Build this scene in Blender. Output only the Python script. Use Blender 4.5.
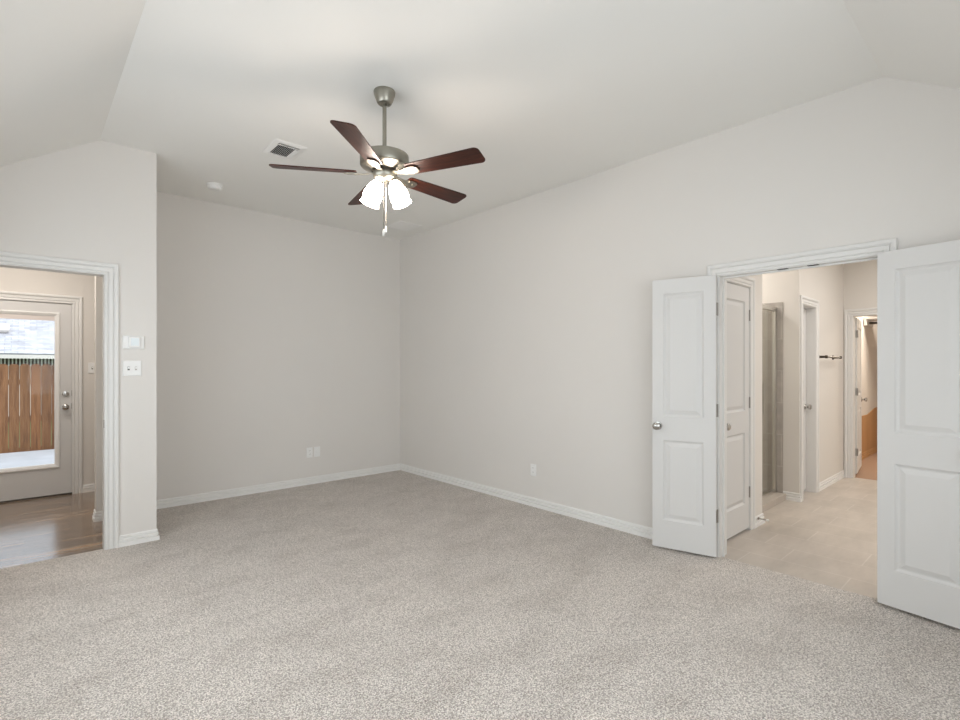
import bpy, bmesh, math, random
from mathutils import Vector, Matrix
random.seed(7)
for o in list(bpy.data.objects): bpy.data.objects.remove(o)
S = bpy.context.scene
COL = S.collection
R = math.radians

# ------------------------------------------------------------------ camera, world, light, exposure
CAM_H = 1.36
cam_d = bpy.data.cameras.new('camera'); cam = bpy.data.objects.new('camera', cam_d); COL.objects.link(cam)
cam.location = (0, 0, CAM_H); cam.rotation_euler = (R(90), 0, R(-42.1))
cam_d.sensor_width = 36; cam_d.lens = 36 * 504.04 / 960
cam_d.shift_y = (366.9 - 360) / 960
cam_d.clip_start = 0.02; cam_d.clip_end = 200
S.camera = cam

W = bpy.data.worlds.new('daylight'); S.world = W; W.use_nodes = True
_bg = W.node_tree.nodes['Background']; _bg.inputs[0].default_value = (0.80, 0.88, 1.0, 1); _bg.inputs[1].default_value = 1.6

def light(name, kind, loc, rot, energy, color=(1, 1, 1), size=None, size_y=None, radius=None, angle=None):
    l = bpy.data.lights.new(name, kind); l.energy = energy; l.color = color
    if kind == 'AREA':
        l.shape = 'RECTANGLE'; l.size = size; l.size_y = size_y or size
    if radius is not None: l.shadow_soft_size = radius
    if angle is not None: l.angle = angle
    o = bpy.data.objects.new(name, l); COL.objects.link(o); o.location = loc; o.rotation_euler = rot
    return o
light('sun', 'SUN', (0, 10, 12), (R(42), 0, R(205 - 180)), 2.0, (1, .96, .9), angle=R(1))
light('near_window_daylight', 'AREA', (1.25, -0.50, 1.45), (R(72), 0, 0), 29, (.96, .98, 1.0), 2.5, 1.45)
light('side_window_daylight', 'AREA', (-0.66, 2.30, 1.45), (R(72), 0, R(-90)), 31, (.96, .98, 1.0), 3.1, 1.45)
light('bath_ceiling_lamp', 'AREA', (5.9, 0.10, 2.70), (0, 0, 0), 41, (1, .965, .925), 2.2, 1.6)
light('shower_fill', 'AREA', (5.3, 2.5, 2.70), (0, 0, 0), 14, (1, .95, .89), .6, .6)  # added area light that brightens the inside of the shower
light('hall_fill', 'AREA', (-0.2, 5.9, 2.70), (0, 0, 0), 27, (1, .92, .84), 1.2, 0.9)  # unseen fill over the hall, no fitting behind it
light('closet_fill', 'AREA', (9.2, 0.9, 2.5), (0, 0, 0), 44, (1, .88, .74), .5)  # unseen fill that lifts the closet walls, no fitting behind it
S.view_settings.view_transform = 'Standard'; S.view_settings.look = 'None'
S.view_settings.gamma = 1.0; S.view_settings.use_curve_mapping = False
S.view_settings.exposure = 0.08
S.cycles.max_bounces = 12; S.cycles.diffuse_bounces = 8; S.cycles.transparent_max_bounces = 12
S.cycles.use_denoising = True; S.cycles.sample_clamp_indirect = 6

# ------------------------------------------------------------------ materials
def mat(name, color, rough=0.6, metal=0.0, spec=0.5, emit=None, emit_s=0.0):
    m = bpy.data.materials.new(name); m.use_nodes = True
    b = m.node_tree.nodes['Principled BSDF']
    b.inputs['Base Color'].default_value = (*color, 1); b.inputs['Roughness'].default_value = rough
    b.inputs['Metallic'].default_value = metal; b.inputs['Specular IOR Level'].default_value = spec
    if emit: b.inputs['Emission Color'].default_value = (*emit, 1); b.inputs['Emission Strength'].default_value = emit_s
    return m
def nodes(m): return m.node_tree.nodes, m.node_tree.links, m.node_tree.nodes['Principled BSDF']
def coords(m, scale=(1, 1, 1), rot=(0, 0, 0)):
    n, l, b = nodes(m)
    tc = n.new('ShaderNodeTexCoord'); mp = n.new('ShaderNodeMapping')
    mp.inputs['Scale'].default_value = scale; mp.inputs['Rotation'].default_value = rot
    l.new(tc.outputs['Object'], mp.inputs['Vector']); return mp.outputs['Vector']
def noise(m, vec, scale, detail=4, rough=.55):
    n, l, b = nodes(m); t = n.new('ShaderNodeTexNoise'); t.inputs['Scale'].default_value = scale
    t.inputs['Detail'].default_value = detail; t.inputs['Roughness'].default_value = rough
    l.new(vec, t.inputs['Vector']); return t.outputs['Fac']
def ramp(m, fac, stops):
    n, l, b = nodes(m); r = n.new('ShaderNodeValToRGB'); e = r.color_ramp.elements
    while len(e) < len(stops): e.new(.5)
    for i, (p, c) in enumerate(stops): e[i].position = p; e[i].color = (*c, 1)
    l.new(fac, r.inputs['Fac']); return r.outputs['Color']
def mixc(m, a, c, fac, mode='MULTIPLY'):
    n, l, b = nodes(m); x = n.new('ShaderNodeMix'); x.data_type = 'RGBA'; x.blend_type = mode
    if hasattr(fac, 'links'): l.new(fac, x.inputs[0])
    else: x.inputs[0].default_value = fac
    for s, i in ((a, 6), (c, 7)):
        if isinstance(s, tuple): x.inputs[i].default_value = (*s, 1)
        else: l.new(s, x.inputs[i])
    return x.outputs[2]
def bump(m, fac, strength, dist):
    n, l, b = nodes(m); t = n.new('ShaderNodeBump'); t.inputs['Strength'].default_value = strength
    t.inputs['Distance'].default_value = dist; l.new(fac, t.inputs['Height']); l.new(t.outputs['Normal'], b.inputs['Normal'])
def setc(m, col): n, l, b = nodes(m); l.new(col, b.inputs['Base Color'])

def paint(name, color, rough=.85):
    m = mat(name, color, rough, spec=.25); v = coords(m)
    setc(m, ramp(m, noise(m, v, 1.4, 2), [(0.3, tuple(c * .985 for c in color)), (0.7, color)]))
    bump(m, noise(m, v, 140, 3), .12, .002); return m
M = {}
M['wall'] = paint('greige_paint', (.73, .708, .68))
M['ceil'] = paint('ceiling_paint', (.82, .815, .79))
M['bathwall'] = paint('bath_paint', (.72, .69, .65))
M['trim'] = mat('white_trim_paint', (.82, .815, .80), .45, spec=.35)
M['door'] = mat('white_door_paint', (.665, .66, .65), .5, spec=.35)
M['casing'] = mat('white_casing_paint', (.745, .74, .725), .45, spec=.35)
M['plastic'] = mat('white_plastic', (.83, .83, .82), .35)
M['screen'] = mat('pale_screen', (.72, .78, .80), .2)
M['slot'] = mat('dark_slot', (.05, .05, .05), .6)
M['dark'] = mat('dark_cavity', (.035, .033, .03), .9)
M['nickel'] = mat('brushed_nickel', (.34, .325, .28), .36, 1.0)
M['hinge'] = mat('satin_hinge', (.36, .345, .32), .38, 1.0)
M['chrome'] = mat('chrome', (.50, .49, .47), .16, 1.0)
M['alu'] = mat('satin_aluminium', (.72, .70, .66), .3, 1.0)
M['bronze'] = mat('dark_bronze', (.10, .085, .07), .35, 1.0)
M['rubber'] = mat('white_rubber', (.8, .8, .78), .6)
m = M['nickel']; v = coords(m, (1, 1, 40)); bump(m, noise(m, v, 60, 2), .05, .001)

def carpet():
    m = mat('beige_plush_carpet', (.5, .46, .43), 1.0, spec=.05); v = coords(m)
    n, l, b = nodes(m)
    vo = n.new('ShaderNodeTexVoronoi'); vo.inputs['Scale'].default_value = 150; l.new(v, vo.inputs['Vector'])
    vo2 = n.new('ShaderNodeTexVoronoi'); vo2.inputs['Scale'].default_value = 210; l.new(v, vo2.inputs['Vector'])
    base = ramp(m, noise(m, v, 135, 3, .8), [(.33, (.07, .060, .052)), (.45, (.69, .638, .592)), (.62, (.90, .85, .80))])
    tuft = ramp(m, vo.outputs['Distance'], [(.36, (1.08, 1.07, 1.06)), (.64, (.50, .475, .45))])
    c = mixc(m, base, tuft, .85)
    mv = coords(m, (1.6, 2.6, 1), (0, 0, R(-38)))
    streak = ramp(m, noise(m, mv, 1.6, 5, .6), [(.34, (.89, .88, .87)), (.50, (1, 1, 1)), (.66, (1.06, 1.06, 1.06))])
    c = mixc(m, c, streak, 1.0)
    setc(m, c)
    ad = n.new('ShaderNodeMath'); ad.operation = 'MULTIPLY_ADD'; l.new(vo.outputs['Distance'], ad.inputs[0]); ad.inputs[1].default_value = -1.0
    l.new(noise(m, v, 60, 4, .7), ad.inputs[2]); bump(m, ad.outputs[0], .7, .010)
    b.inputs['Sheen Weight'].default_value = .25; b.inputs['Sheen Roughness'].default_value = .6
    return m
M['carpet'] = carpet()

def brick_mat(name, c1, c2, mortar, bw, bh, ms, rough, off=.5, rot=0, grain=None, bumpd=.002):
    m = mat(name, c1, rough); v = coords(m, rot=(0, 0, rot)); n, l, b = nodes(m)
    t = n.new('ShaderNodeTexBrick'); t.offset = off
    t.inputs['Color1'].default_value = (*c1, 1); t.inputs['Color2'].default_value = (*c2, 1); t.inputs['Mortar'].default_value = (*mortar, 1)
    t.inputs['Scale'].default_value = 1; t.inputs['Brick Width'].default_value = bw; t.inputs['Row Height'].default_value = bh
    t.inputs['Mortar Size'].default_value = ms; t.inputs['Mortar Smooth'].default_value = .1
    l.new(v, t.inputs['Vector']); c = t.outputs['Color']
    if grain:
        g = coords(m, grain[0]); c = mixc(m, c, ramp(m, noise(m, g, grain[1], 6, .65), [(.32, (grain[2],) * 3), (.68, (1.08, 1.08, 1.08))]), 1.0)
    setc(m, c); return m
M['planks'] = brick_mat('wood_plank_floor', (.40, .26, .155), (.22, .135, .078), (.10, .07, .045), 4.0, .15, .002, .16, .37, 0, ((.7, 8, 1), 2.0, .30))
_b = M['planks'].node_tree.nodes['Principled BSDF']; _b.inputs['Specular IOR Level'].default_value = .7; bump(M['planks'], noise(M['planks'], coords(M['planks'], (.8, 9, 1)), 3, 5, .7), .3, .006); _b.inputs['Coat Weight'].default_value = .5; _b.inputs['Coat Roughness'].default_value = .18; _b.inputs['Coat IOR'].default_value = 1.7
M['bathtile'] = brick_mat('beige_stone_tile', (.50, .445, .395), (.47, .42, .37), (.565, .515, .465), .61, .305, .004, .42, .33, R(90), ((1.2, 3.2, 1), 1.5, .84))
def walltile():
    m = mat('grey_wall_tile', (.45, .41, .37), .35); n, l, b = nodes(m)
    tc = n.new('ShaderNodeTexCoord'); sp = n.new('ShaderNodeSeparateXYZ'); l.new(tc.outputs['Object'], sp.inputs[0])
    ad = n.new('ShaderNodeMath'); ad.operation = 'ADD'; l.new(sp.outputs[0], ad.inputs[0]); l.new(sp.outputs[1], ad.inputs[1])
    cb = n.new('ShaderNodeCombineXYZ'); l.new(ad.outputs[0], cb.inputs[0]); l.new(sp.outputs[2], cb.inputs[1])
    t = n.new('ShaderNodeTexBrick'); t.inputs['Color1'].default_value = (.46, .42, .385, 1); t.inputs['Color2'].default_value = (.42, .385, .35, 1)
    t.inputs['Mortar'].default_value = (.55, .52, .48, 1); t.inputs['Scale'].default_value = 1; t.inputs['Brick Width'].default_value = .33
    t.inputs['Row Height'].default_value = .33; t.inputs['Mortar Size'].default_value = .004; l.new(cb.outputs[0], t.inputs['Vector'])
    c = mixc(m, t.outputs['Color'], ramp(m, noise(m, tc.outputs['Object'], 6, 5, .7), [(.3, (.82, .82, .82)), (.7, (1.1, 1.1, 1.1))]), 1.0)
    setc(m, c); return m
M['walltile'] = walltile()

def cherry():
    m = mat('cherry_fan_blade_wood', (.16, .045, .028), .42, spec=.3); v = coords(m, (1.6, 22, 22))
    setc(m, ramp(m, noise(m, v, 3.2, 6, .65), [(.28, (.010, .003, .002)), (.5, (.038, .009, .005)), (.72, (.085, .021, .010))])); return m
M['cherry'] = cherry()
M['shade'] = mat('frosted_glass_shade', (.9, .88, .85), .5, emit=(1, .86, .74), emit_s=36.0)
def fencewood():
    m = mat('cedar_fence', (.42, .22, .10), .8); n, l, b = nodes(m)
    oi = n.new('ShaderNodeObjectInfo')
    v = coords(m, (14, 14, 1.0)); c = ramp(m, noise(m, v, 2.4, 6, .7), [(.28, (.075, .033, .014)), (.5, (.18, .082, .034)), (.74, (.27, .14, .065))])
    tone = ramp(m, oi.outputs['Random'], [(0, (.72, .62, .56)), (.5, (1, 1, 1)), (1, (1.25, 1.12, 1.0))])
    c = mixc(m, c, tone, 1.0)
    vo = n.new('ShaderNodeTexVoronoi'); vo.inputs['Scale'].default_value = 4.2; l.new(coords(m, (1, 1, .8)), vo.inputs['Vector'])
    c = mixc(m, c, ramp(m, vo.outputs['Distance'], [(.04, (.25, .16, .1)), (.09, (1, 1, 1))]), 1.0)
    setc(m, c); return m
M['fence'] = fencewood()
def shingles():
    m = brick_mat('grey_roof_shingles', (.62, .60, .64), (.44, .43, .47), (.36, .35, .38), .32, .15, .008, .9, .5, 0, ((1, 1, 1), 5, .8))
    return m
M['shingle'] = shingles()
M['concrete'] = mat('pale_concrete', (.78, .77, .78), .8); setc(M['concrete'], ramp(M['concrete'], noise(M['concrete'], coords(M['concrete']), 3, 5), [(.3, (.43, .43, .455)), (.7, (.50, .50, .53))]))
M['darkwall'] = mat('dark_brown_wall', (.10, .065, .055), .9)
M['lightpaint'] = mat('pale_exterior_paint', (.72, .66, .63), .7)
M['brown'] = mat('brown_wall_shade', (.50, .28, .12), .7); setc(M['brown'], ramp(M['brown'], noise(M['brown'], coords(M['brown'], (1, 1, .2)), 4, 4), [(.3, (.47, .255, .105)), (.7, (.55, .315, .145))]))  # brown painted in place of shade on the closet wall foot
M['brownfloor'] = mat('brown_closet_carpet', (.33, .21, .14), 1.0)
M['grassgreen'] = mat('lawn', (.10, .16, .05), 1)
def glass(name, tint=(1, 1, 1), refl=.008):
    m = bpy.data.materials.new(name); m.use_nodes = True; n = m.node_tree.nodes; l = m.node_tree.links; n.clear()
    o = n.new('ShaderNodeOutputMaterial'); mx = n.new('ShaderNodeMixShader'); t = n.new('ShaderNodeBsdfTransparent'); g = n.new('ShaderNodeBsdfGlossy')
    t.inputs[0].default_value = (*tint, 1); g.inputs['Roughness'].default_value = .02
    lw = n.new('ShaderNodeLayerWeight'); fr = n.new('ShaderNodeMath'); fr.operation = 'POWER'; fr.inputs[1].default_value = 3.6
    l.new(lw.outputs['Facing'], fr.inputs[0]); f2 = n.new('ShaderNodeMath'); f2.operation = 'MULTIPLY_ADD'; f2.inputs[1].default_value = .9; f2.inputs[2].default_value = refl
    l.new(fr.outputs[0], f2.inputs[0]); fr = f2
    l.new(fr.outputs[0], mx.inputs[0]); l.new(t.outputs[0], mx.inputs[1]); l.new(g.outputs[0], mx.inputs[2]); l.new(mx.outputs[0], o.inputs['Surface'])
    return m
M['glass'] = glass('clear_glass', (.97, .99, .98))
M['showerglass'] = glass('shower_glass', (.93, .93, .90), .03)

# ------------------------------------------------------------------ mesh helpers
def box(bm, x0, x1, y0, y1, z0, z1, mtx=None):
    vs = [bm.verts.new((x, y, z)) for x in (x0, x1) for y in (y0, y1) for z in (z0, z1)]
    for f in ((0, 1, 3, 2), (4, 6, 7, 5), (0, 4, 5, 1), (2, 3, 7, 6), (0, 2, 6, 4), (1, 5, 7, 3)):
        bm.faces.new([vs[i] for i in f])
    if mtx is not None: bmesh.ops.transform(bm, matrix=mtx, verts=vs)
    return vs
def lathe(bm, prof, seg=32, mtx=None, cap=True):
    rings = []
    for r, z in prof:
        if r < 1e-6: rings.append([bm.verts.new((0, 0, z))])
        else: rings.append([bm.verts.new((r * math.cos(2 * math.pi * k / seg), r * math.sin(2 * math.pi * k / seg), z)) for k in range(seg)])
    for a, b in zip(rings, rings[1:]):
        for k in range(seg):
            k2 = (k + 1) % seg
            q = [a[k % len(a)], a[k2 % len(a)], b[k2 % len(b)], b[k % len(b)]]
            q2 = []
            for x in q:
                if x not in q2: q2.append(x)
            if len(q2) >= 3: bm.faces.new(q2)
    if cap:
        for rr in (rings[0], rings[-1]):
            if len(rr) > 1: bm.faces.new(rr)
    vs = [x for rr in rings for x in rr]
    if mtx is not None: bmesh.ops.transform(bm, matrix=mtx, verts=vs)
    return vs
def tube(bm, p, q, r, seg=12):
    p, q = Vector(p), Vector(q); d = q - p
    mt = Matrix.Translation(p) @ d.to_track_quat('Z', 'Y').to_matrix().to_4x4()
    return lathe(bm, [(r, 0), (r, d.length)], seg, mt)
def prism(bm, pts, h0, h1, mtx=None):
    a = [bm.verts.new((x, y, h0)) for x, y in pts]; b = [bm.verts.new((x, y, h1)) for x, y in pts]
    bm.faces.new(a); bm.faces.new(b)
    for k in range(len(pts)):
        j = (k + 1) % len(pts); bm.faces.new((a[k], a[j], b[j], b[k]))
    if mtx is not None: bmesh.ops.transform(bm, matrix=mtx, verts=a + b)
    return a + b
def obj(name, bm, m, parent=None, smooth=False, bevel=0):
    bmesh.ops.recalc_face_normals(bm, faces=bm.faces)
    me = bpy.data.meshes.new(name); bm.to_mesh(me); bm.free(); me.materials.append(m)
    o = bpy.data.objects.new(name, me); COL.objects.link(o)
    if parent: o.parent = parent
    if smooth:
        for p in me.polygons: p.use_smooth = True
        md = o.modifiers.new('es', 'EDGE_SPLIT'); md.split_angle = R(38)
    if bevel:
        md = o.modifiers.new('bev', 'BEVEL'); md.width = bevel; md.segments = 2; md.limit_method = 'ANGLE'
    return o
def tag(o, label, cat, group=None, kind=None):
    o['label'] = label; o['category'] = cat
    if group: o['group'] = group
    if kind: o['kind'] = kind
    return o
def thing(name, label, cat, loc=(0, 0, 0), rotz=0, group=None, kind=None):
    o = bpy.data.objects.new(name, None); COL.objects.link(o); o.location = loc; o.rotation_euler = (0, 0, rotz)
    o.empty_display_size = .05
    return tag(o, label, cat, group, kind)
def struct(name, bm, m, label, cat, **k): return tag(obj(name, bm, m, **k), label, cat, kind='structure')
def B(*boxes):
    bm = bmesh.new()
    for b in boxes: box(bm, *b)
    return bm

# ------------------------------------------------------------------ room shell
XR, YB, YL, H, T = 3.687, 5.657, 4.653, 3.04, .115
XL = .771                       # end of the short wall beside the hall opening
ZT = 3.12
# hall doorway opening in the wall at YL: x from -.40 to .44 ; double doorway in right wall: y .625 - 1.522
OX0, OX1, OZ = -.40, .44, 2.045
DY0, DY1, DZ = .624, 1.522, 2.005
struct('floor', B((-.60, XR + .02, -.50, YL + .03, -.05, 0), (XL - .02, XR + .02, YL + .03, YB, -.05, 0)), M['carpet'], 'beige plush carpet covering the empty bedroom floor', 'floor')
struct('wall_back', B((XL - T, XR + T, YB, YB + T, -.05, ZT)), M['wall'], 'long greige wall behind the ceiling fan, carrying two outlets', 'wall')
struct('wall_right', B((XR, XR + T, -.5, DY0 - .018, -.05, ZT), (XR, XR + T, DY1 + .018, YB, -.05, ZT), (XR, XR + T, DY0 - .018, DY1 + .018, DZ + .018, ZT)), M['wall'],
       'greige wall with the white double doorway to the bath', 'wall')
struct('wall_left', B((-.60, OX0 - .018, YL, YL + T, -.05, ZT), (OX1 + .018, XL, YL, YL + T, -.05, ZT), (OX0 - .018, OX1 + .018, YL, YL + T, OZ + .018, ZT)), M['wall'],
       'short greige wall around the hall doorway, carrying the thermostat', 'wall')
struct('wall_return', B((XL - T, XL, YL + T, YB, -.05, ZT)), M['wall'], 'narrow return wall between the hall doorway wall and the back wall', 'wall')
# behind the camera: near wall and outer side wall, each with a window opening
struct('wall_near', B((-.70, 0, -.60, -.485, -.05, ZT), (2.5, XR + T, -.60, -.485, -.05, ZT), (0, 2.5, -.60, -.485, -.05, .72), (0, 2.5, -.60, -.485, 2.18, ZT)), M['wall'], 'greige window wall behind the viewer', 'wall')
struct('wall_side', B((-.715, -.60, -.60, .75, -.05, ZT), (-.715, -.60, 3.85, YL + T, -.05, ZT), (-.715, -.60, .75, 3.85, -.05, .72), (-.715, -.60, .75, 3.85, 2.18, ZT)), M['wall'], 'greige outer side wall with a window, outside the photo', 'wall')
# vaulted ceiling: flat centre, slopes towards the two outer walls
def ceiling():
    bm = bmesh.new(); cx, cy, s = .414, .60, .638
    def z(x, y): return H - max(0, (cx - x) * s, (cy - y) * s)
    x0, x1, y0, y1 = -.72, XR + T, -.61, YB + T
    P = {}
    def vv(x, y): 
        k = (round(x, 4), round(y, 4))
        if k not in P: P[k] = bm.verts.new((x, y, z(x, y)))
        return P[k]
    d = cy - y0; xh = cx - d
    A = (x1, cy), (x1, y1), (cx, y1), (cx, cy)
    bm.faces.new([vv(*p) for p in ((cx, cy), (x1, cy), (x1, y1), (cx, y1))])
    bm.faces.new([vv(*p) for p in ((cx, cy), (cx, y1), (x0, y1), (x0, cy - (cx - x0)))])
    bm.faces.new([vv(*p) for p in ((cx, cy), (x0, cy - (cx - x0)), (x1, cy - (cx - x0)), (x1, cy))])
    r = bmesh.ops.extrude_face_region(bm, geom=list(bm.faces))
    for v_ in r['geom']:
        if isinstance(v_, bmesh.types.BMVert): v_.co.z = 3.4
    return bm
struct('ceiling', ceiling(), M['ceil'], 'off-white vaulted bedroom ceiling above the fan', 'ceiling')

# windows behind the viewer
def window(name, horiz, a0, a1, c0, c1, z0, z1, label):
    t = thing(name, label, 'window', kind='structure')
    def bx(a_0, a_1, zz0, zz1, d0, d1): return (a_0, a_1, d0, d1, zz0, zz1) if horiz else (d0, d1, a_0, a_1, zz0, zz1)
    fr = bmesh.new()
    for bb in ((a0, a1, z0, z0 + .05), (a0, a1, z1 - .05, z1), (a0, a0 + .05, z0 + .05, z1 - .05), (a1 - .05, a1, z0 + .05, z1 - .05), ((a0 + a1) / 2 - .025, (a0 + a1) / 2 + .025, z0 + .05, z1 - .05)):
        box(fr, *bx(*bb, c0, c1))
    obj('frame', fr, M['trim'], t)
    g = bmesh.new(); cm = (c0 + c1) / 2; box(g, *bx(a0 + .05, a1 - .05, z0 + .05, z1 - .05, cm - .002, cm + .002)); obj('pane', g, M['glass'], t)
    return t

# ---- casing and baseboard profiles
CAS = [(0, 0), (0, .010), (.004, .012), (.014, .012), (.018, .004), (.024, .011), (.046, .013), (.050, .005), (.056, .014), (.064, .019), (.078, .019), (.083, .013), (.083, 0)]
def casing_bm(axis, a0, a1, zt, face, sgn, zb=0.0, prof=CAS, legs=(True, True)):
    """axis 'x': opening spans x, wall face at y=face, projecting towards sgn*y ; axis 'y' likewise."""
    bm = bmesh.new(); strips = []
    for o_, t_ in prof:
        pts = [(a0 - o_, zb), (a0 - o_, zt + o_), (a1 + o_, zt + o_), (a1 + o_, zb)]
        row = []
        for a, z in pts:
            row.append(bm.verts.new((a, face + sgn * t_, z) if axis == 'x' else (face + sgn * t_, a, z)))
        strips.append(row)
    for p, q in zip(strips, strips[1:]):
        for k in range(3): bm.faces.new((p[k], p[k + 1], q[k + 1], q[k]))
    for k in (0, 3): bm.faces.new([s[k] for s in strips])
    return bm
BASE = [(0, 0), (.018, 0), (.018, .029), (.016, .032), (.002, .033), (.002, .040), (.012, .042), (.012, .056), (.010, .058), (.001, .059), (.001, .065), (.008, .067), (.008, .078), (.004, .085), (0, .085)]
def baseboard_bm(path, zb=0.0, prof=BASE):
    """path: list of (x,y); the board projects to the LEFT of the walking direction."""
    bm = bmesh.new(); rows = []
    n = len(path)
    for i, p in enumerate(path):
        p = Vector(p)
        def nl(a, b): d = (Vector(b) - Vector(a)).normalized(); return Vector((-d.y, d.x))
        if i == 0: m_ = nl(path[0], path[1])
        elif i == n - 1: m_ = nl(path[-2], path[-1])
        else:
            n1, n2 = nl(path[i - 1], path[i]), nl(path[i], path[i + 1]); m_ = (n1 + n2) / (1 + n1.dot(n2))
        rows.append([bm.verts.new((p.x + m_.x * t_, p.y + m_.y * t_, zb + z)) for t_, z in prof])
    for a, b in zip(rows, rows[1:]):
        for k in range(len(prof)):
            j = (k + 1) % len(prof); bm.faces.new((a[k], a[j], b[j], b[k]))
    bm.faces.new(rows[0]); bm.faces.new(rows[-1])
    return bm
def base(name, path, label, zb=0.0, m='trim'): return struct(name, baseboard_bm(path, zb), M[m], label, 'baseboard')
base('baseboard_right', [(XR, DY1 + .083), (XR, YB)], 'white baseboard along the wall with the double doorway')
base('baseboard_back', [(XR, YB), (XL, YB), (XL, YL + T)], 'white baseboard along the back wall under the two outlets')
base('baseboard_left', [(XL, YL + T), (XL, YL), (OX1 + .086, YL)], 'short white baseboard under the thermostat, wrapping the wall end')
base('baseboard_near', [(XR, -.485), (XR, DY0 - .083)], 'white baseboard behind the open leaf at the photo edge')

def jamb(axis, a0, a1, zt, d0, d1, zb, stop=None):
    bm = bmesh.new(); t = .018
    def bx(p0, p1, q0, q1, z0, z1): box(bm, *((p0, p1, q0, q1, z0, z1) if axis == 'x' else (q0, q1, p0, p1, z0, z1)))
    bx(a0 - t, a0, d0, d1, zb, zt + t); bx(a1, a1 + t, d0, d1, zb, zt + t); bx(a0, a1, d0, d1, zt, zt + t)
    if stop:
        s0, s1 = stop; bx(a0, a0 + .011, s0, s1, zb, zt); bx(a1 - .011, a1, s0, s1, zb, zt); bx(a0 + .011, a1 - .011, s0, s1, zt - .011, zt)
    return bm
def doorway(n, axis, a0, a1, zt, d0, d1, zb, faces, label, stop=None):
    t = thing('trim_%d' % n, label, 'door casing', kind='structure')
    obj('jamb', jamb(axis, a0, a1, zt, d0, d1, zb, stop), M['casing'], t)
    for f, sg in faces: obj('casing', casing_bm(axis, a0 - .005, a1 + .005, zt + .005, f, sg, zb), M['casing'], t)
    return t
FB, FH = -.006, -.010           # bath and hall floor levels
dbl = doorway(1, 'y', DY0, DY1, DZ, XR - .001, XR + T + .001, FB, [(XR, -1), (XR + T, 1)], 'white casing and jamb of the double doorway to the bath', (XR + .045, XR + .057))
for y in (1.127, .954):
    obj('catch_plate', B((XR + .002, XR + .036, y - .030, y + .030, DZ - .002, DZ + .001)), M['slot'], dbl)['label'] = 'dark catch plate in the door head'
hal = doorway(2, 'x', OX0, OX1, OZ, YL - .001, YL + T + .001, FH, [(YL, -1), (YL + T, 1)], 'white casing and jamb of the doorway to the hall', None)
s_ = obj('strike_plate', B((OX1 - .002, OX1 + .001, YL + .002, YL + .030, .905, .965)), M['hinge'], hal); s_['label'] = 'metal strike plate in the hall door jamb'

# ------------------------------------------------------------------ panelled doors
def slab_bm(w, h, t, panels, y0):
    bm = bmesh.new()
    us = sorted({0, w, *[p[0] for p in panels], *[p[2] for p in panels]}); vs = sorted({0, h, *[p[1] for p in panels], *[p[3] for p in panels]})
    for side in (0, 1):
        ys = y0 if side == 0 else y0 + t; sg = 1 if side == 0 else -1
        for i in range(len(us) - 1):
            for j in range(len(vs) - 1):
                u0, u1, v0, v1 = us[i], us[i + 1], vs[j], vs[j + 1]
                hit = any(abs(p[0] - u0) < 1e-6 and abs(p[2] - u1) < 1e-6 and p[1] - 1e-6 <= v0 and v1 <= p[3] + 1e-6 for p in panels)
                if not hit: bm.faces.new([bm.verts.new(c) for c in ((u0, ys, v0), (u1, ys, v0), (u1, ys, v1), (u0, ys, v1))])
        for p in panels:
            prev = None
            for ins, dep in ((0, 0), (.003, .005), (.013, .012), (.020, .012), (.044, .003), (.048, .002)):
                ring = [bm.verts.new(c) for c in ((p[0] + ins, ys + sg * dep, p[1] + ins), (p[2] - ins, ys + sg * dep, p[1] + ins), (p[2] - ins, ys + sg * dep, p[3] - ins), (p[0] + ins, ys + sg * dep, p[3] - ins))]
                if prev:
                    for k in range(4): bm.faces.new((prev[k], prev[(k + 1) % 4], ring[(k + 1) % 4], ring[k]))
                prev = ring
            bm.faces.new(prev)
    e = [bm.verts.new(c) for c in ((0, y0, 0), (w, y0, 0), (w, y0, h), (0, y0, h), (0, y0 + t, 0), (w, y0 + t, 0), (w, y0 + t, h), (0, y0 + t, h))]
    for f in ((0, 1, 5, 4), (1, 2, 6, 5), (2, 3, 7, 6), (3, 0, 4, 7)): bm.faces.new([e[i] for i in f])
    bmesh.ops.remove_doubles(bm, verts=bm.verts, dist=1e-5)
    return bm
KNOB = [(0.0, .002), (.031, .002), (.032, .005), (.029, .009), (.013, .011), (.011, .028), (.014, .032), (.024, .038), (.028, .047), (.027, .057), (.018, .064), (0, .066)]
def knob(parent, u, z, y, sgn, m='chrome', k=1.0):
    bm = bmesh.new(); lathe(bm, [(r * k, zz * k) for r, zz in KNOB], 24, Matrix.Translation((u, y, z)) @ Matrix.Rotation(R(-90 * sgn), 4, 'X'))
    o = obj('knob', bm, M[m], parent, smooth=True); o['label'] = 'round satin metal door knob'; return o
def hinge(parent, u, y, z, ky, edge=True, m='hinge'):
    bm = bmesh.new()
    if edge: box(bm, u - .002, u + .0005, y - .013, y + .013, z - .045, z + .045)
    tube(bm, (u - .004, ky, z - .046), (u - .004, ky, z + .046), .0065, 10)
    o = obj('hinge', bm, M[m], parent); o['label'] = 'grey metal hinge'; return o
def door(name, label, hinge_xy, ang, w, h, z0, t, front, panels, knobs=(), hz=(.30, 1.05, 1.77), hy=None, m='door'):
    """front -1: visible face at local y=0, body behind (+y). front +1: visible face y=0, body at -y."""
    d = thing(name, label, 'door', (hinge_xy[0], hinge_xy[1], z0), ang, kind='structure')
    y0 = 0 if front < 0 else -t
    obj('leaf', slab_bm(w, h, t, panels, y0), M[m], d)
    for z in hz:
        ky = (t + .003 if front < 0 else -t - .003) if hy is None else hy
        hinge(d, 0, y0 + t / 2, z - z0, ky)
    for u, z, both in knobs:
        knob(d, u, z - z0, 0, -1 if front < 0 else 1)
        if both: knob(d, u, z - z0, t if front < 0 else -t, 1 if front < 0 else -1)
    return d
PW = .437
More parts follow.
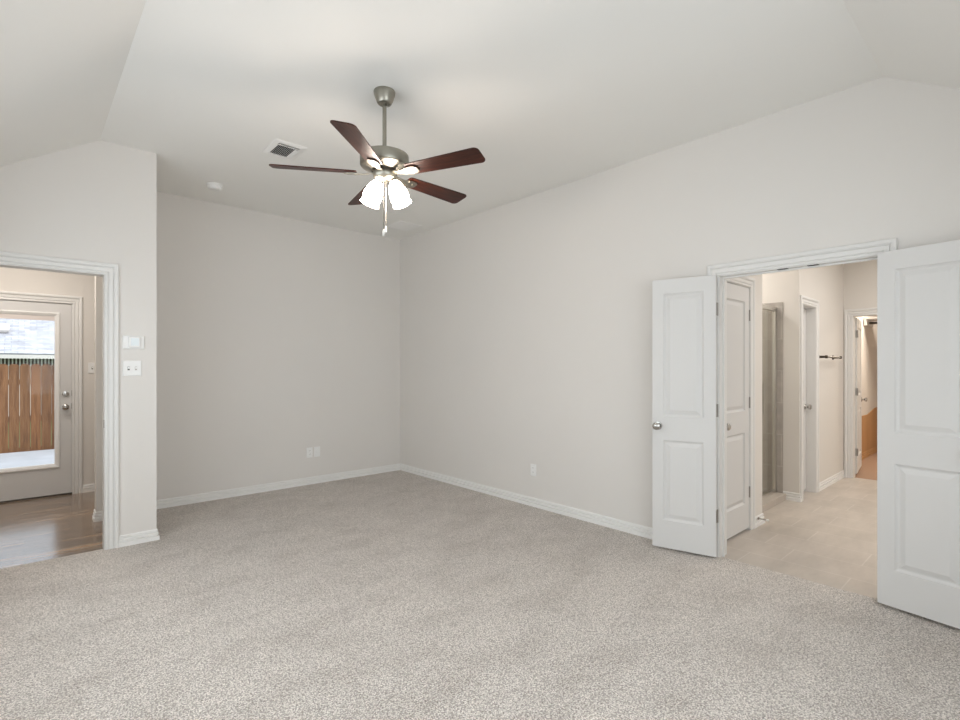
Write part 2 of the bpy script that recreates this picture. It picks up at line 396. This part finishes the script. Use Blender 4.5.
pan = [(.080, .205, PW - .080, .80), (.080, .975, PW - .080, 1.885)]
door('door_1', 'white two-panel door leaf folded back against the wall, left of the double doorway', (3.616, 1.521), math.atan2(.423, -.111), PW, 1.99, .018, .035, 1, pan, [(.397, .922, False)])
door('door_2', 'white two-panel door leaf cut off by the photo edge, right of the double doorway', (3.607, .613), math.atan2(-.346, -.059), PW, 1.99, .020, .035, -1, pan, [(.397, .922, False)])

# ------------------------------------------------------------------ bath beyond the double doorway
YA, XA, XS, XF, BC = 1.62, 4.80, 5.82, 7.55, 2.75
XB0 = XR + T
struct('floor_bath', B((XR + .02, XF + T / 2, -1.0, 3.2, -.06, FB)), M['bathtile'], 'beige stone tile floor of the bath beyond the double doorway', 'floor')
c1a, c1b, c1z = 3.895, 4.50, 2.022
struct('wall_linen', B((XB0, c1a - .018, YA, YA + T, -.05, BC), (c1b + .018, XA, YA, YA + T, -.05, BC), (c1a - .018, c1b + .018, YA, YA + T, c1z + .018, BC)), M['bathwall'], 'bath wall holding the narrow door next to the double doorway', 'wall')
doorway(3, 'x', c1a, c1b, c1z, YA - .001, YA + T + .001, FB, [(YA, -1)], 'white casing round the narrow door just inside the bath', (YA + .04, YA + .052))
d2 = door('door_3', 'narrow white two-panel door just inside the bath, hinged beside the shower', (c1b - .002, YA + .001), math.pi, c1b - c1a - .004, 2.0, .018, .035, 1,
          [(.085, .21, .516, .80), (.085, .98, .516, 1.88)], [(.548, .905, False)], hz=(.315, 1.062, 1.79), hy=.004)
base('baseboard_linen', [(XA, YA + T), (XA, YA), (c1b + .088, YA)], 'white baseboard wrapping the wall end beside the shower', FB)
c2a, c2b, c2z = 5.925, 6.365, 2.0
struct('wall_towel', B((XS, c2a - .018, YA, YA + T, -.05, BC), (c2b + .018, XF + T, YA, YA + T, -.05, BC), (c2a - .018, c2b + .018, YA, YA + T, c2z + .018, BC)), M['bathwall'], 'bath wall carrying the towel bar past the shower', 'wall')
struct('wall_shower', B((XS, XS + T, YA + T, 3.2, -.05, BC)), M['bathwall'], 'beige wall face on the far side of the shower', 'wall')
struct('wall_shower_tile', B((XS - .010, XS, 1.765, 3.14, FB, 2.03), (XA - T, XS - .01, 3.14, 3.15, FB, 2.03)), M['walltile'], 'grey tiled surround inside the shower', 'wall')
struct('wall_shower_back', B((XA - T, XS + T, 3.15, 3.25, -.05, BC), (XA - T, XA, YA + T, 3.15, -.05, BC)), M['bathwall'], 'beige rear walls enclosing the shower', 'wall')
doorway(4, 'x', c2a, c2b, c2z, YA - .001, YA + T + .001, FB, [(YA, -1)], 'white casing of the recessed door between shower and towel bar', None)
door('door_4', 'white door set back in its frame between shower and towel bar', (c2a + .003, YA + .085), 0, c2b - c2a - .006, 1.97, .02, .03, -1,
     [(.08, .20, .354, .80), (.08, .97, .354, 1.86)], [(.385, .925, False)], hz=())
base('baseboard_shower', [(c2a - .089, YA), (XS, YA), (XS, 1.765)], 'white baseboard on the wall stub at the shower edge', FB)
base('baseboard_towel', [(XF, 1.612), (XF, YA), (c2b + .088, YA)], 'white baseboard under the towel bar', FB)
c3a, c3b, c3z = .70, 1.520, 1.98
struct('wall_far', B((XF, XF + T, -1.0, c3a - .018, -.05, BC), (XF, XF + T, c3b + .018, YA, -.05, BC), (XF, XF + T, c3a - .018, c3b + .018, c3z + .018, BC)), M['bathwall'], 'far bath wall round the open closet doorway', 'wall')
doorway(5, 'y', c3a, c3b, c3z, XF - .001, XF + T + .001, FB, [(XF, -1)], 'white casing of the closet doorway at the far end of the bath', None)
struct('wall_bath_side', B((XB0, XF + T, -1.1, -1.0, -.05, BC)), M['bathwall'], 'bath wall opposite the shower, outside the photo', 'wall')
struct('ceiling_bath', B((XB0, XF + T, -1.1, 3.25, BC, BC + .08)), M['ceil'], 'off-white bath ceiling', 'ceiling')
door('door_5', 'white door standing open into the closet at the far end of the bath', (XF + T + .012, 1.507), R(7), .70, 1.94, .03, .034, -1,
     [(.1, .2, .60, .80), (.1, .97, .60, 1.83)], [(.635, .925, True)], hz=(.30, 1.05, 1.77), hy=-.006)
# closet past the far door
struct('floor_closet', B((XF + T / 2, 11.6, -.6, 1.8, -.06, FB)), M['brownfloor'], 'brown floor of the closet past the bath', 'floor')
struct('wall_closet', B((XF + T, 11.6, 1.76, 1.86, -.05, BC), (11.5, 11.6, -.6, 1.76, -.05, BC), (XF + T, 11.6, -.7, -.6, -.05, BC)), M['bathwall'], 'beige closet walls seen through the far door', 'wall')
struct('ceiling_closet', B((XF + T, 11.6, -.7, 1.86, BC, BC + .08)), M['ceil'], 'ceiling of the closet past the bath', 'ceiling')
pb = bmesh.new(); prism(pb, [(7.70, FB), (11.4, FB), (11.4, .74), (10.1, .70), (9.62, .63), (7.70, .63)], 0, .012, Matrix.Translation((0, 1.76, 0)) @ Matrix.Rotation(R(90), 4, 'X'))  # sheet with a stepped top edge, painting the shaded lower part of the wall
struct('wall_shade_panel', pb, M['brown'], 'brown sheet painted as shade on the lower closet wall past the bath', 'wall panel')
base('baseboard_closet', [(11.4, 1.748), (7.72, 1.748)], 'closet baseboard past the bath, coloured brown as shade', FB, 'brown')
sh = thing('closet_shelf', 'dark-edged closet shelf with rod high beyond the far bath door', 'shelf', (9.6, 1.5, 2.075))
obj('board', B((-.25, .25, -1.2, .255, 0, .02)), M['trim'], sh)
rb = bmesh.new(); tube(rb, (-.05, -1.2, -.05), (-.05, .25, -.05), .016); obj('rod', rb, M['bronze'], sh)
obj('bracket', B((-.25, .25, .22, .25, -.09, -.001)), M['trim'], sh)

# shower enclosure
curb = struct('trim_6', B((XA, XS - .010, 1.735, 1.90, FB, .055)), M['bathtile'], 'beige tile curb under the shower glass', 'shower curb')
se = thing('shower_enclosure', 'framed glass shower enclosure beside the narrow bath door', 'shower door', (XA, 1.84, .055))
L_ = XS - .011 - XA
obj('bottom_rail', B((0, L_, -.016, .016, 0, .028)), M['alu'], se)
obj('header_rail', B((0, L_, -.018, .018, 1.885, 1.925)), M['alu'], se)
for u in (.001, .48, L_ - .029): obj('stile', B((u, u + .028, -.016, .016, .028, 1.885)), M['alu'], se)
obj('fixed_glass', B((.030, .479, -.003, .003, .028, 1.885)), M['showerglass'], se)
gl = obj('door_glass', B((.509, L_ - .030, -.003, .003, .028, 1.885)), M['showerglass'], se)
hb = bmesh.new(); tube(hb, (.53, -.05, .85), (.53, -.05, 1.15), .008); tube(hb, (.53, -.05, .87), (.53, -.003, .87), .006); tube(hb, (.53, -.05, 1.13), (.53, -.003, 1.13), .006); obj('handle', hb, M['nickel'], gl)

# towel bar
tb = thing('towel_bar', 'dark metal towel bar on the bath wall between two doors', 'towel bar', (6.77, YA, 1.47))
for s in (-1, 1):
    pm = bmesh.new(); lathe(pm, [(.026, 0), (.026, .008), (.014, .014), (.012, .06), (.017, .066), (.017, .088), (0, .09)], 20, Matrix.Translation((s * .29, 0, 0)) @ Matrix.Rotation(R(90), 4, 'X')); obj('post', pm, M['bronze'], tb, smooth=True)
rm = bmesh.new(); tube(rm, (-.29, -.075, 0), (.29, -.075, 0), .010); obj('bar', rm, M['hinge'], tb, smooth=True)
# door stop
ds = thing('door_stop', 'small metal spring door stop on the bath baseboard', 'door stop', (4.665, YA - .013, .062))
dm = bmesh.new(); lathe(dm, [(.012, 0), (.012, .006), (.005, .010)] + [(.0045 + .0015 * (k % 2), .010 + .0035 * k) for k in range(16)], 12, Matrix.Rotation(R(90), 4, 'X')); obj('spring', dm, M['hinge'], ds)
dm = bmesh.new(); lathe(dm, [(.008, .064), (.009, .068), (.009, .080), (.006, .084)], 14, Matrix.Rotation(R(90), 4, 'X')); obj('tip', dm, M['rubber'], ds)['label'] = 'white rubber tip'

# ------------------------------------------------------------------ hall and patio door
YH, HC = 6.98, 2.75
struct('floor_hall', B((-1.6, 2.0, YL + .03, YH + .1, -.06, FH)), M['planks'], 'brown wood plank floor of the hall', 'floor')
p0, p1, pz = -.49, .380, 2.035
struct('wall_patio', B((-1.6, p0 - .02, YH, YH + .14, -.05, HC), (p1 + .02, 2.0, YH, YH + .14, -.05, HC), (p0 - .02, p1 + .02, YH, YH + .14, pz + .02, HC)), M['bathwall'], 'hall wall round the glazed patio door', 'wall')
struct('wall_hall_end', B((.470, XL - T, 5.60, 5.60 + T, -.05, HC)), M['bathwall'], 'stub wall end in the hall behind the doorway casing', 'wall')
struct('wall_hall_sides', B((-1.7, -1.6, YL + T, YH + .14, -.05, HC), (2.0, 2.1, YB + T, YH + .14, -.05, HC), (-1.6, -.60, YL + T, YL + T + .1, -.05, HC)), M['bathwall'], 'hall side walls outside the photo', 'wall')
struct('ceiling_hall', B((-1.7, XL - T, YL + T, YH + .14, HC, HC + .08), (XL - T, 2.1, YB + T, YH + .14, HC, HC + .08)), M['ceil'], 'off-white hall ceiling', 'ceiling')
base('baseboard_hall', [(2.0, YH), (p1 + .088, YH)], 'white baseboard under the hall light switch', FH)
base('baseboard_hall_end', [(XL - T, 5.60), (.470, 5.60), (.470, 5.715)], 'white baseboard wrapping the stub wall in the hall', FH)
doorway(7, 'x', p0, p1, pz, YH - .001, YH + .14, FH, [(YH, -1)], 'white casing round the glazed patio door', (YH + .05, YH + .062))
pd = thing('door_6', 'white full-glass patio door at the end of the hall', 'door', (p0 + .003, YH + .003, FH + .018), 0, kind='structure')
pw, ph = p1 - p0 - .006, pz - FH - .022
g0, g1, gz0, gz1 = .113, pw - .101, .285, 1.925       # lite frame, outer
bmx = bmesh.new()
for b in ((0, g0, 0, ph), (g1, pw, 0, ph), (g0, g1, 0, gz0), (g0, g1, gz1, ph)): box(bmx, b[0], b[1], 0, .044, b[2], b[3])
obj('leaf', bmx, M['door'], pd)
def rect_frame(x0, x1, z0, z1, prof, zt=None):
    bm = bmesh.new(); rows = [[bm.verts.new(c) for c in ((x0 + o_, y, z0 + o_), (x1 - o_, y, z0 + o_), (x1 - o_, y, z1 - o_), (x0 + o_, y, z1 - o_))] for o_, y in prof]
    for a, b in zip(rows, rows[1:]):
        for k in range(4): bm.faces.new((a[k], a[(k + 1) % 4], b[(k + 1) % 4], b[k]))
    return bm
lf = obj('lite_frame', rect_frame(g0, g1, gz0, gz1, [(-.002, .0), (-.002, -.010), (.006, -.014), (.012, -.013), (.03, -.004), (.040, .004), (.040, .040), (.03, .048), (-.002, .056), (-.002, .044)]), M['trim'], pd)
obj('headrail', B((g0 + .036, g1 - .036, .004, .016, gz1 - .085, gz1 - .034)), M['lightpaint'], lf)
obj('pane', B((g0 + .038, g1 - .038, .018, .026, gz0 + .038, gz1 - .038)), M['glass'], lf)
knob(pd, pw - .052, .931 - FH - .018, 0, -1, 'chrome', 1.0)
dbm = bmesh.new(); lathe(dbm, [(.0, .0), (.030, .001), (.030, .010), (.026, .014), (.012, .015), (.010, .026), (0, .027)], 24, Matrix.Translation((pw - .052, 0, 1.07 - FH - .018)) @ Matrix.Rotation(R(90), 4, 'X')); obj('deadbolt', dbm, M['chrome'], pd, smooth=True)['label'] = 'round satin metal deadbolt above the knob'
for z in (.93, 1.07): obj('latch_plate', B((pw - .003, pw + .0015, -.0015, .03, z - .03, z + .03)), M['hinge'], pd)
struct('trim_8', B((p0, p1, YH - .005, YH + .14, FH - .002, FH + .014)), M['bronze'], 'dark sill strip under the patio door', 'door sill')

# ------------------------------------------------------------------ outside
struct('patio_slab', B((-6, 6, YH + .14, 11.72, -.30, -.10)), M['concrete'], 'pale sunlit concrete patio outside the glass door', 'patio')
struct('ground', B((-20, 20, 11.72, 34, -.75, -.45)), M['grassgreen'], 'ground beyond the patio, behind the fence', 'ground')
fe = thing('fence', 'brown cedar picket fence beyond the patio', 'fence', (0, 11.95, -.45))
fx, k = -2.0, 0
while fx < 2.0:
    wd = .135 + random.uniform(-.006, .006); ht = 1.86 + random.uniform(-.006, .006)
    pm = bmesh.new(); prism(pm, [(0, 0), (wd, 0), (wd, ht - .035), (wd - .035, ht), (.035, ht), (0, ht - .035)], 0, .018, Matrix.Translation((fx, random.uniform(0, .004), 0)) @ Matrix.Rotation(R(90), 4, 'X'))
    obj('picket', pm, M['fence'], fe); fx += wd + .005
for z in (.3, 1.5): obj('rail', B((-2, 2, .006, .045, z, z + .09)), M['fence'], fe)
nh = thing('neighbor_house', 'neighbouring house with grey shingled roof above the fence', 'house', (0, 22, -.45))
obj('wall', B((-9, 9, .45, 7.5, 0, 2.10)), M['darkwall'], nh)
bt = bmesh.new()
for q in range(90): box(bt, -4.0 + q * .09, -4.0 + q * .09 + .036, .40, .45, .2, 2.09)
obj('battens', bt, M['lightpaint'], nh)
obj('gutter', B((-9.2, 9.2, -.12, 0, 2.08, 2.20)), M['lightpaint'], nh)
obj('soffit', B((-9.2, 9.2, 0, .45, 2.10, 2.12)), M['lightpaint'], nh)
rf = bmesh.new(); box(rf, -9.3, 9.3, 0, 9, 0, .06); ro = obj('roof', rf, M['shingle'], nh); ro.location = (0, -.10, 2.19); ro.rotation_euler = (R(27), 0, 0)
vb = bmesh.new(); box(vb, -.30, .30, -.20, .20, .06, .14); box(vb, -.36, .36, -.26, .26, .14, .20)
rv = obj('roof_vent', vb, M['lightpaint'], ro); rv.location = (-.74, 1.75, 0); rv['label'] = 'pale square roof vent'

# ------------------------------------------------------------------ ceiling fan
FX, FY = 1.630, 2.673
fan = thing('ceiling_fan', 'five-blade ceiling fan with dark cherry blades, nickel motor and two lit glass shades', 'ceiling fan', (FX, FY, H))
def fl(name, prof, m, parent=fan, seg=48):
    bm = bmesh.new(); lathe(bm, prof, seg); return obj(name, bm, M[m], parent, smooth=True)
fl('canopy', [(0, 0), (.064, 0), (.066, -.006), (.064, -.020), (.052, -.055), (.044, -.072), (.040, -.077), (.034, -.079), (.030, -.074), (0, -.074)], 'nickel')
fl('downrod', [(.0125, -.070), (.0125, -.395)], 'nickel', seg=20)
fl('motor_housing', [(.020, -.375), (.026, -.380), (.028, -.388), (.140, -.390), (.146, -.393), (.147, -.398), (.147, -.452), (.143, -.458), (.128, -.464), (.095, -.478), (.075, -.486), (.0, -.486)], 'nickel')
fl('flywheel', [(.078, -.480), (.078, -.500), (.0, -.500)], 'bronze')
fl('switch_housing', [(.070, -.500), (.072, -.506), (.070, -.516), (.064, -.530), (.052, -.542), (.044, -.546), (.0, -.547)], 'nickel')
ZB = -.503
def blade_iron_bm():
    bm = bmesh.new()
    def strip(c0, c1, th=.004):
        pass
    secs = [(.060, .020, .004), (.095, .016, .0), (.130, .017, -.006), (.165, .029, -.007), (.195, .034, -.007), (.225, .030, -.007), (.240, .018, -.007)]
    rows = []
    for x, hw, z in secs: rows.append([bm.verts.new(c) for c in ((x, -hw, z), (x, hw, z), (x, hw, z - .005), (x, -hw, z - .005))])
    for a, b in zip(rows, rows[1:]):
        for k in range(4): bm.faces.new((a[k], a[(k + 1) % 4], b[(k + 1) % 4], b[k]))
    bm.faces.new(rows[0]); bm.faces.new(rows[-1])
    for x, y in ((.175, -.018), (.175, .018), (.215, 0)): lathe(bm, [(.006, -.0115), (.006, -.0135), (.003, -.015), (0, -.015)], 10, Matrix.Translation((x, y, 0)))
    return bm
def blade_bm():
    bm = bmesh.new(); pts = []
    r0, r1, w0, w1, c = .165, .658, .052, .068, .030
    def corner(cx, cy, a0, a1, r): return [(cx + r * math.cos(R(a0 + (a1 - a0) * k / 5)), cy + r * math.sin(R(a0 + (a1 - a0) * k / 5))) for k in range(6)]
    pts += corner(r1 - c, w1 - c, 90, 0, c)[::1]
    pts += corner(r1 - c, -w1 + c, 0, -90, c)
    pts += corner(r0 + .02, -w0 + .02, -90, -180, .02)
    pts += corner(r0 + .02, w0 - .02, 180, 90, .02)
    prism(bm, pts, -.0065, 0); return bm
for k in range(5):
    az = R(4.5 + 72 * k)
    a = obj('blade', blade_bm(), M['cherry'], fan, bevel=.0015); a.location = (0, 0, ZB + .004); a.rotation_euler = (R(-13), 0, az); a['label'] = 'dark cherry wood fan blade'
    ir = obj('blade_iron', blade_iron_bm(), M['nickel'], fan); ir.location = (0, 0, ZB - .001); ir.rotation_euler = (R(-13), 0, az)
# two-lamp light kit: bell shades pointing out and down
view = math.atan2(math.cos(R(42.1)), math.sin(R(42.1)))
for k in range(2):
    az = view + R(90 + 180 * k)
    mt = Matrix.Translation((.008 * math.sin(view), -.008 * math.cos(view), 0)) @ Matrix.Rotation(az, 4, 'Z') @ Matrix.Translation((.044, 0, -.540)) @ Matrix.Rotation(R(180 - 21), 4, 'Y')
    bm = bmesh.new(); lathe(bm, [(.018, -.014), (.022, .0), (.022, .014), (.018, .018)], 20, mt); obj('lamp_holder', bm, M['nickel'], fan, smooth=True)
    bm = bmesh.new(); lathe(bm, [(.017, .008), (.026, .014), (.038, .032), (.049, .060), (.0575, .095), (.0575, .115), (.0545, .132), (.054, .144), (.060, .158), (.057, .158), (.051, .143), (.0495, .132), (.0525, .115), (.0525, .095), (.046, .060), (.035, .034), (.024, .018), (.015, .012)], 36, mt, cap=False)
    obj('glass_shade', bm, M['shade'], fan, smooth=True)['label'] = 'lit frosted white bell shade'
def chain(x, y, z0, z1):
    bm = bmesh.new(); n = int((z0 - z1) / .0065)
    for i in range(n): lathe(bm, [(0, .003), (.0032, .0014), (.0032, -.0014), (0, -.003)], 6, Matrix.Translation((x, y, z0 - i * .0065)))
    c = obj('pull_chain', bm, M['hinge'], fan)
    bm = bmesh.new(); lathe(bm, [(.002, .004), (.006, 0), (.0065, -.016), (.006, -.032), (.003, -.036), (0, -.036)], 12, Matrix.Translation((x, y, z1))); obj('fob', bm, M['rubber'], c, smooth=True)
u_, w_ = Vector((math.cos(R(-42.1)), math.sin(R(-42.1)))), Vector((math.sin(R(42.1)), math.cos(R(42.1))))
for a_, b_, z1 in ((.004, -.050, -.858), (-.001, .050, -.812)):
    p_ = u_ * a_ + w_ * b_; chain(p_.x, p_.y, -.548, z1)

# ------------------------------------------------------------------ ceiling fittings
def register(name, label, x0, x1, y0, y1, banks, duct='dark'):
    cx, cy = (x0 + x1) / 2, (y0 + y1) / 2; hx, hy = (x1 - x0) / 2, (y1 - y0) / 2
    t = thing(name, label, 'vent', (cx, cy, H), group='ceiling air vents')
    b = .036; bm = bmesh.new()
    rows = [[bm.verts.new(c) for c in ((-hx + o_, -hy + o_, z), (hx - o_, -hy + o_, z), (hx - o_, hy - o_, z), (-hx + o_, hy - o_, z))] for o_, z in ((0, 0), (.002, -.004), (b - .006, -.010), (b, -.009), (b, 0))]
    for p, q in zip(rows, rows[1:]):
        for k in range(4): bm.faces.new((p[k], p[(k + 1) % 4], q[(k + 1) % 4], q[k]))
    obj('frame', bm, M['trim'], t)
    obj('duct', B((-hx + b - .002, hx - b + .002, -hy + b - .002, hy - b + .002, -.0012, -.0004)), M[duct], t)
    for ax, a0, a1, c0, c1, n, tilt in banks:     # ax: slats run along this axis; c: stacking direction
        for i in range(n):
            c = c0 + (c1 - c0) * (i + .5) / n; bm = bmesh.new(); dd = (c1 - c0) / n * .5
            if ax == 'x': box(bm, a0, a1, -dd, dd, -.0006, .0006, Matrix.Translation((0, c, -.007)) @ Matrix.Rotation(R(tilt), 4, 'X'))
            else: box(bm, -dd, dd, a0, a1, -.0006, .0006, Matrix.Translation((c, 0, -.007)) @ Matrix.Rotation(R(tilt), 4, 'Y'))
            obj('slat', bm, M['trim'], t)
    bm = bmesh.new()
    for bar in [bk[2:4] + (bk[0],) for bk in []]: pass
    bm.free()
    return t
register('air_vent', 'white ceiling register with dark open slats above the fan blade', 1.372, 1.612, 3.755, 4.06,
         [('x', -.082, .082, -.114, -.082, 3, 30), ('x', -.082, .082, -.082, -.074, 1, 0), ('y', -.066, .114, -.070, .050, 9, -55), ('y', -.066, .114, .054, .060, 1, 0), ('y', -.066, .114, .062, .082, 2, 35), ('y', -.066, .114, -.082, -.074, 1, 0)])
register('air_vent', 'white flat return vent in the ceiling corner behind the pull chain', 3.20, 3.51, 4.91, 5.225,
         [('x', -.118, .118, -.119, .119, 12, 3)], 'trim')
sd = thing('smoke_detector', 'round white smoke detector on the ceiling near the back wall', 'smoke detector', (1.304, 5.092, H))
bm = bmesh.new(); lathe(bm, [(0, 0), (.070, 0), (.071, -.004), (.069, -.010), (.060, -.011)], 40); obj('base', bm, M['plastic'], sd, smooth=True)
bm = bmesh.new(); lathe(bm, [(.060, -.011), (.058, -.014), (.063, -.015), (.060, -.034), (.050, -.043), (.018, -.046), (0, -.046)], 40); obj('cover', bm, M['plastic'], sd, smooth=True)
bm = bmesh.new(); lathe(bm, [(0, -.049), (.009, -.048), (.010, -.044)], 16, Matrix.Translation((.025, -.02, 0))); obj('test_button', bm, M['trim'], sd, smooth=True)

# ------------------------------------------------------------------ wall plates
def plate_bm(w, h, t=.006):
    bm = bmesh.new(); b = .004
    rows = [[bm.verts.new(c) for c in ((-w / 2 + o_, y, -h / 2 + o_), (w / 2 - o_, y, -h / 2 + o_), (w / 2 - o_, y, h / 2 - o_), (-w / 2 + o_, y, h / 2 - o_))] for o_, y in ((0, 0), (0, -t * .4), (b, -t))]
    for p, q in zip(rows, rows[1:]):
        for k in range(4): bm.faces.new((p[k], p[(k + 1) % 4], q[(k + 1) % 4], q[k]))
    bm.faces.new(rows[-1]); bm.faces.new(rows[0]); return bm
def duplex(label, loc, rotz, group='wall outlets'):
    t = thing('wall_outlet', label, 'outlet', loc, rotz, group); obj('plate', plate_bm(.072, .116), M['plastic'], t)
    for z in (-.021, .021):
        bm = bmesh.new(); prism(bm, [(.017 * math.cos(R(a)) , max(-.0125, min(.0125, .017 * math.sin(R(a))))) for a in range(0, 360, 15)], 0, .0085, Matrix.Translation((0, 0, z)) @ Matrix.Rotation(R(90), 4, 'X')); rc = obj('receptacle', bm, M['plastic'], t)
        for x in (-.006, .006): obj('slot', B((x - .0012, x + .0012, -.0089, -.0083, z - .002, z + .006)), M['slot'], rc)
    bm = bmesh.new(); lathe(bm, [(.003, .006), (.003, .0072), (0, .0075)], 10, Matrix.Rotation(R(90), 4, 'X')); obj('screw', bm, M['plastic'], t)
    return t
duplex('white duplex outlet on the back wall, farther from the room corner of the pair', (2.450, YB, .368), 0)
cx_ = thing('wall_outlet', 'white socket plate on the back wall, nearer the room corner of the pair', 'outlet', (2.541, YB, .368), 0, 'wall outlets')
obj('plate', plate_bm(.072, .116), M['plastic'], cx_)
bm = bmesh.new(); lathe(bm, [(.012, .004), (.012, .010), (.007, .011), (.007, .018), (0, .018)], 16, Matrix.Rotation(R(90), 4, 'X')); obj('jack', bm, M['plastic'], cx_, smooth=True)
duplex('white duplex outlet alone on the wall left of the double doors', (XR, 3.302, .353), R(-90))

def toggle_plate(label, loc, n, w):
    t = thing('light_switch', label, 'light switch', loc, 0, 'light switch plates'); obj('plate', plate_bm(w, .118, .007), M['plastic'], t)
    for i in range(n):
        x = (i - (n - 1) / 2) * .046
        tg = obj('toggle', B((x - .005, x + .005, -.018, -.006, -.004, .012)), M['plastic'], t)
        obj('slot', B((x - .007, x + .007, -.0076, -.0068, -.014, .014)), M['slot' if i == 0 else 'hinge'], tg)
    return t
toggle_plate('white double light switch plate under the thermostat', (.612, YL, 1.349), 2, .118)
toggle_plate('white light switch in the hall beside the patio door', (.553, YH, 1.348), 1, .072)
th = thing('thermostat', 'white wall thermostat above the double light switch', 'thermostat', (.621, YL, 1.548))
obj('back_plate', plate_bm(.140, .102, .010), M['plastic'], th)
obj('body', B((-.034, .040, -.030, -.009, -.040, .042)), M['plastic'], th, bevel=.005)
obj('screen', B((-.022, .030, -.0315, -.0295, -.026, .032)), M['screen'], th)['label'] = 'pale blank screen'

# windows outside the photo that let the daylight in
window('window_1', True, 0, 2.5, -.56, -.52, .72, 2.18, 'white framed window behind the viewer in the near wall')
window('window_2', False, .75, 3.85, -.675, -.635, .72, 2.18, 'white framed window in the outer side wall')
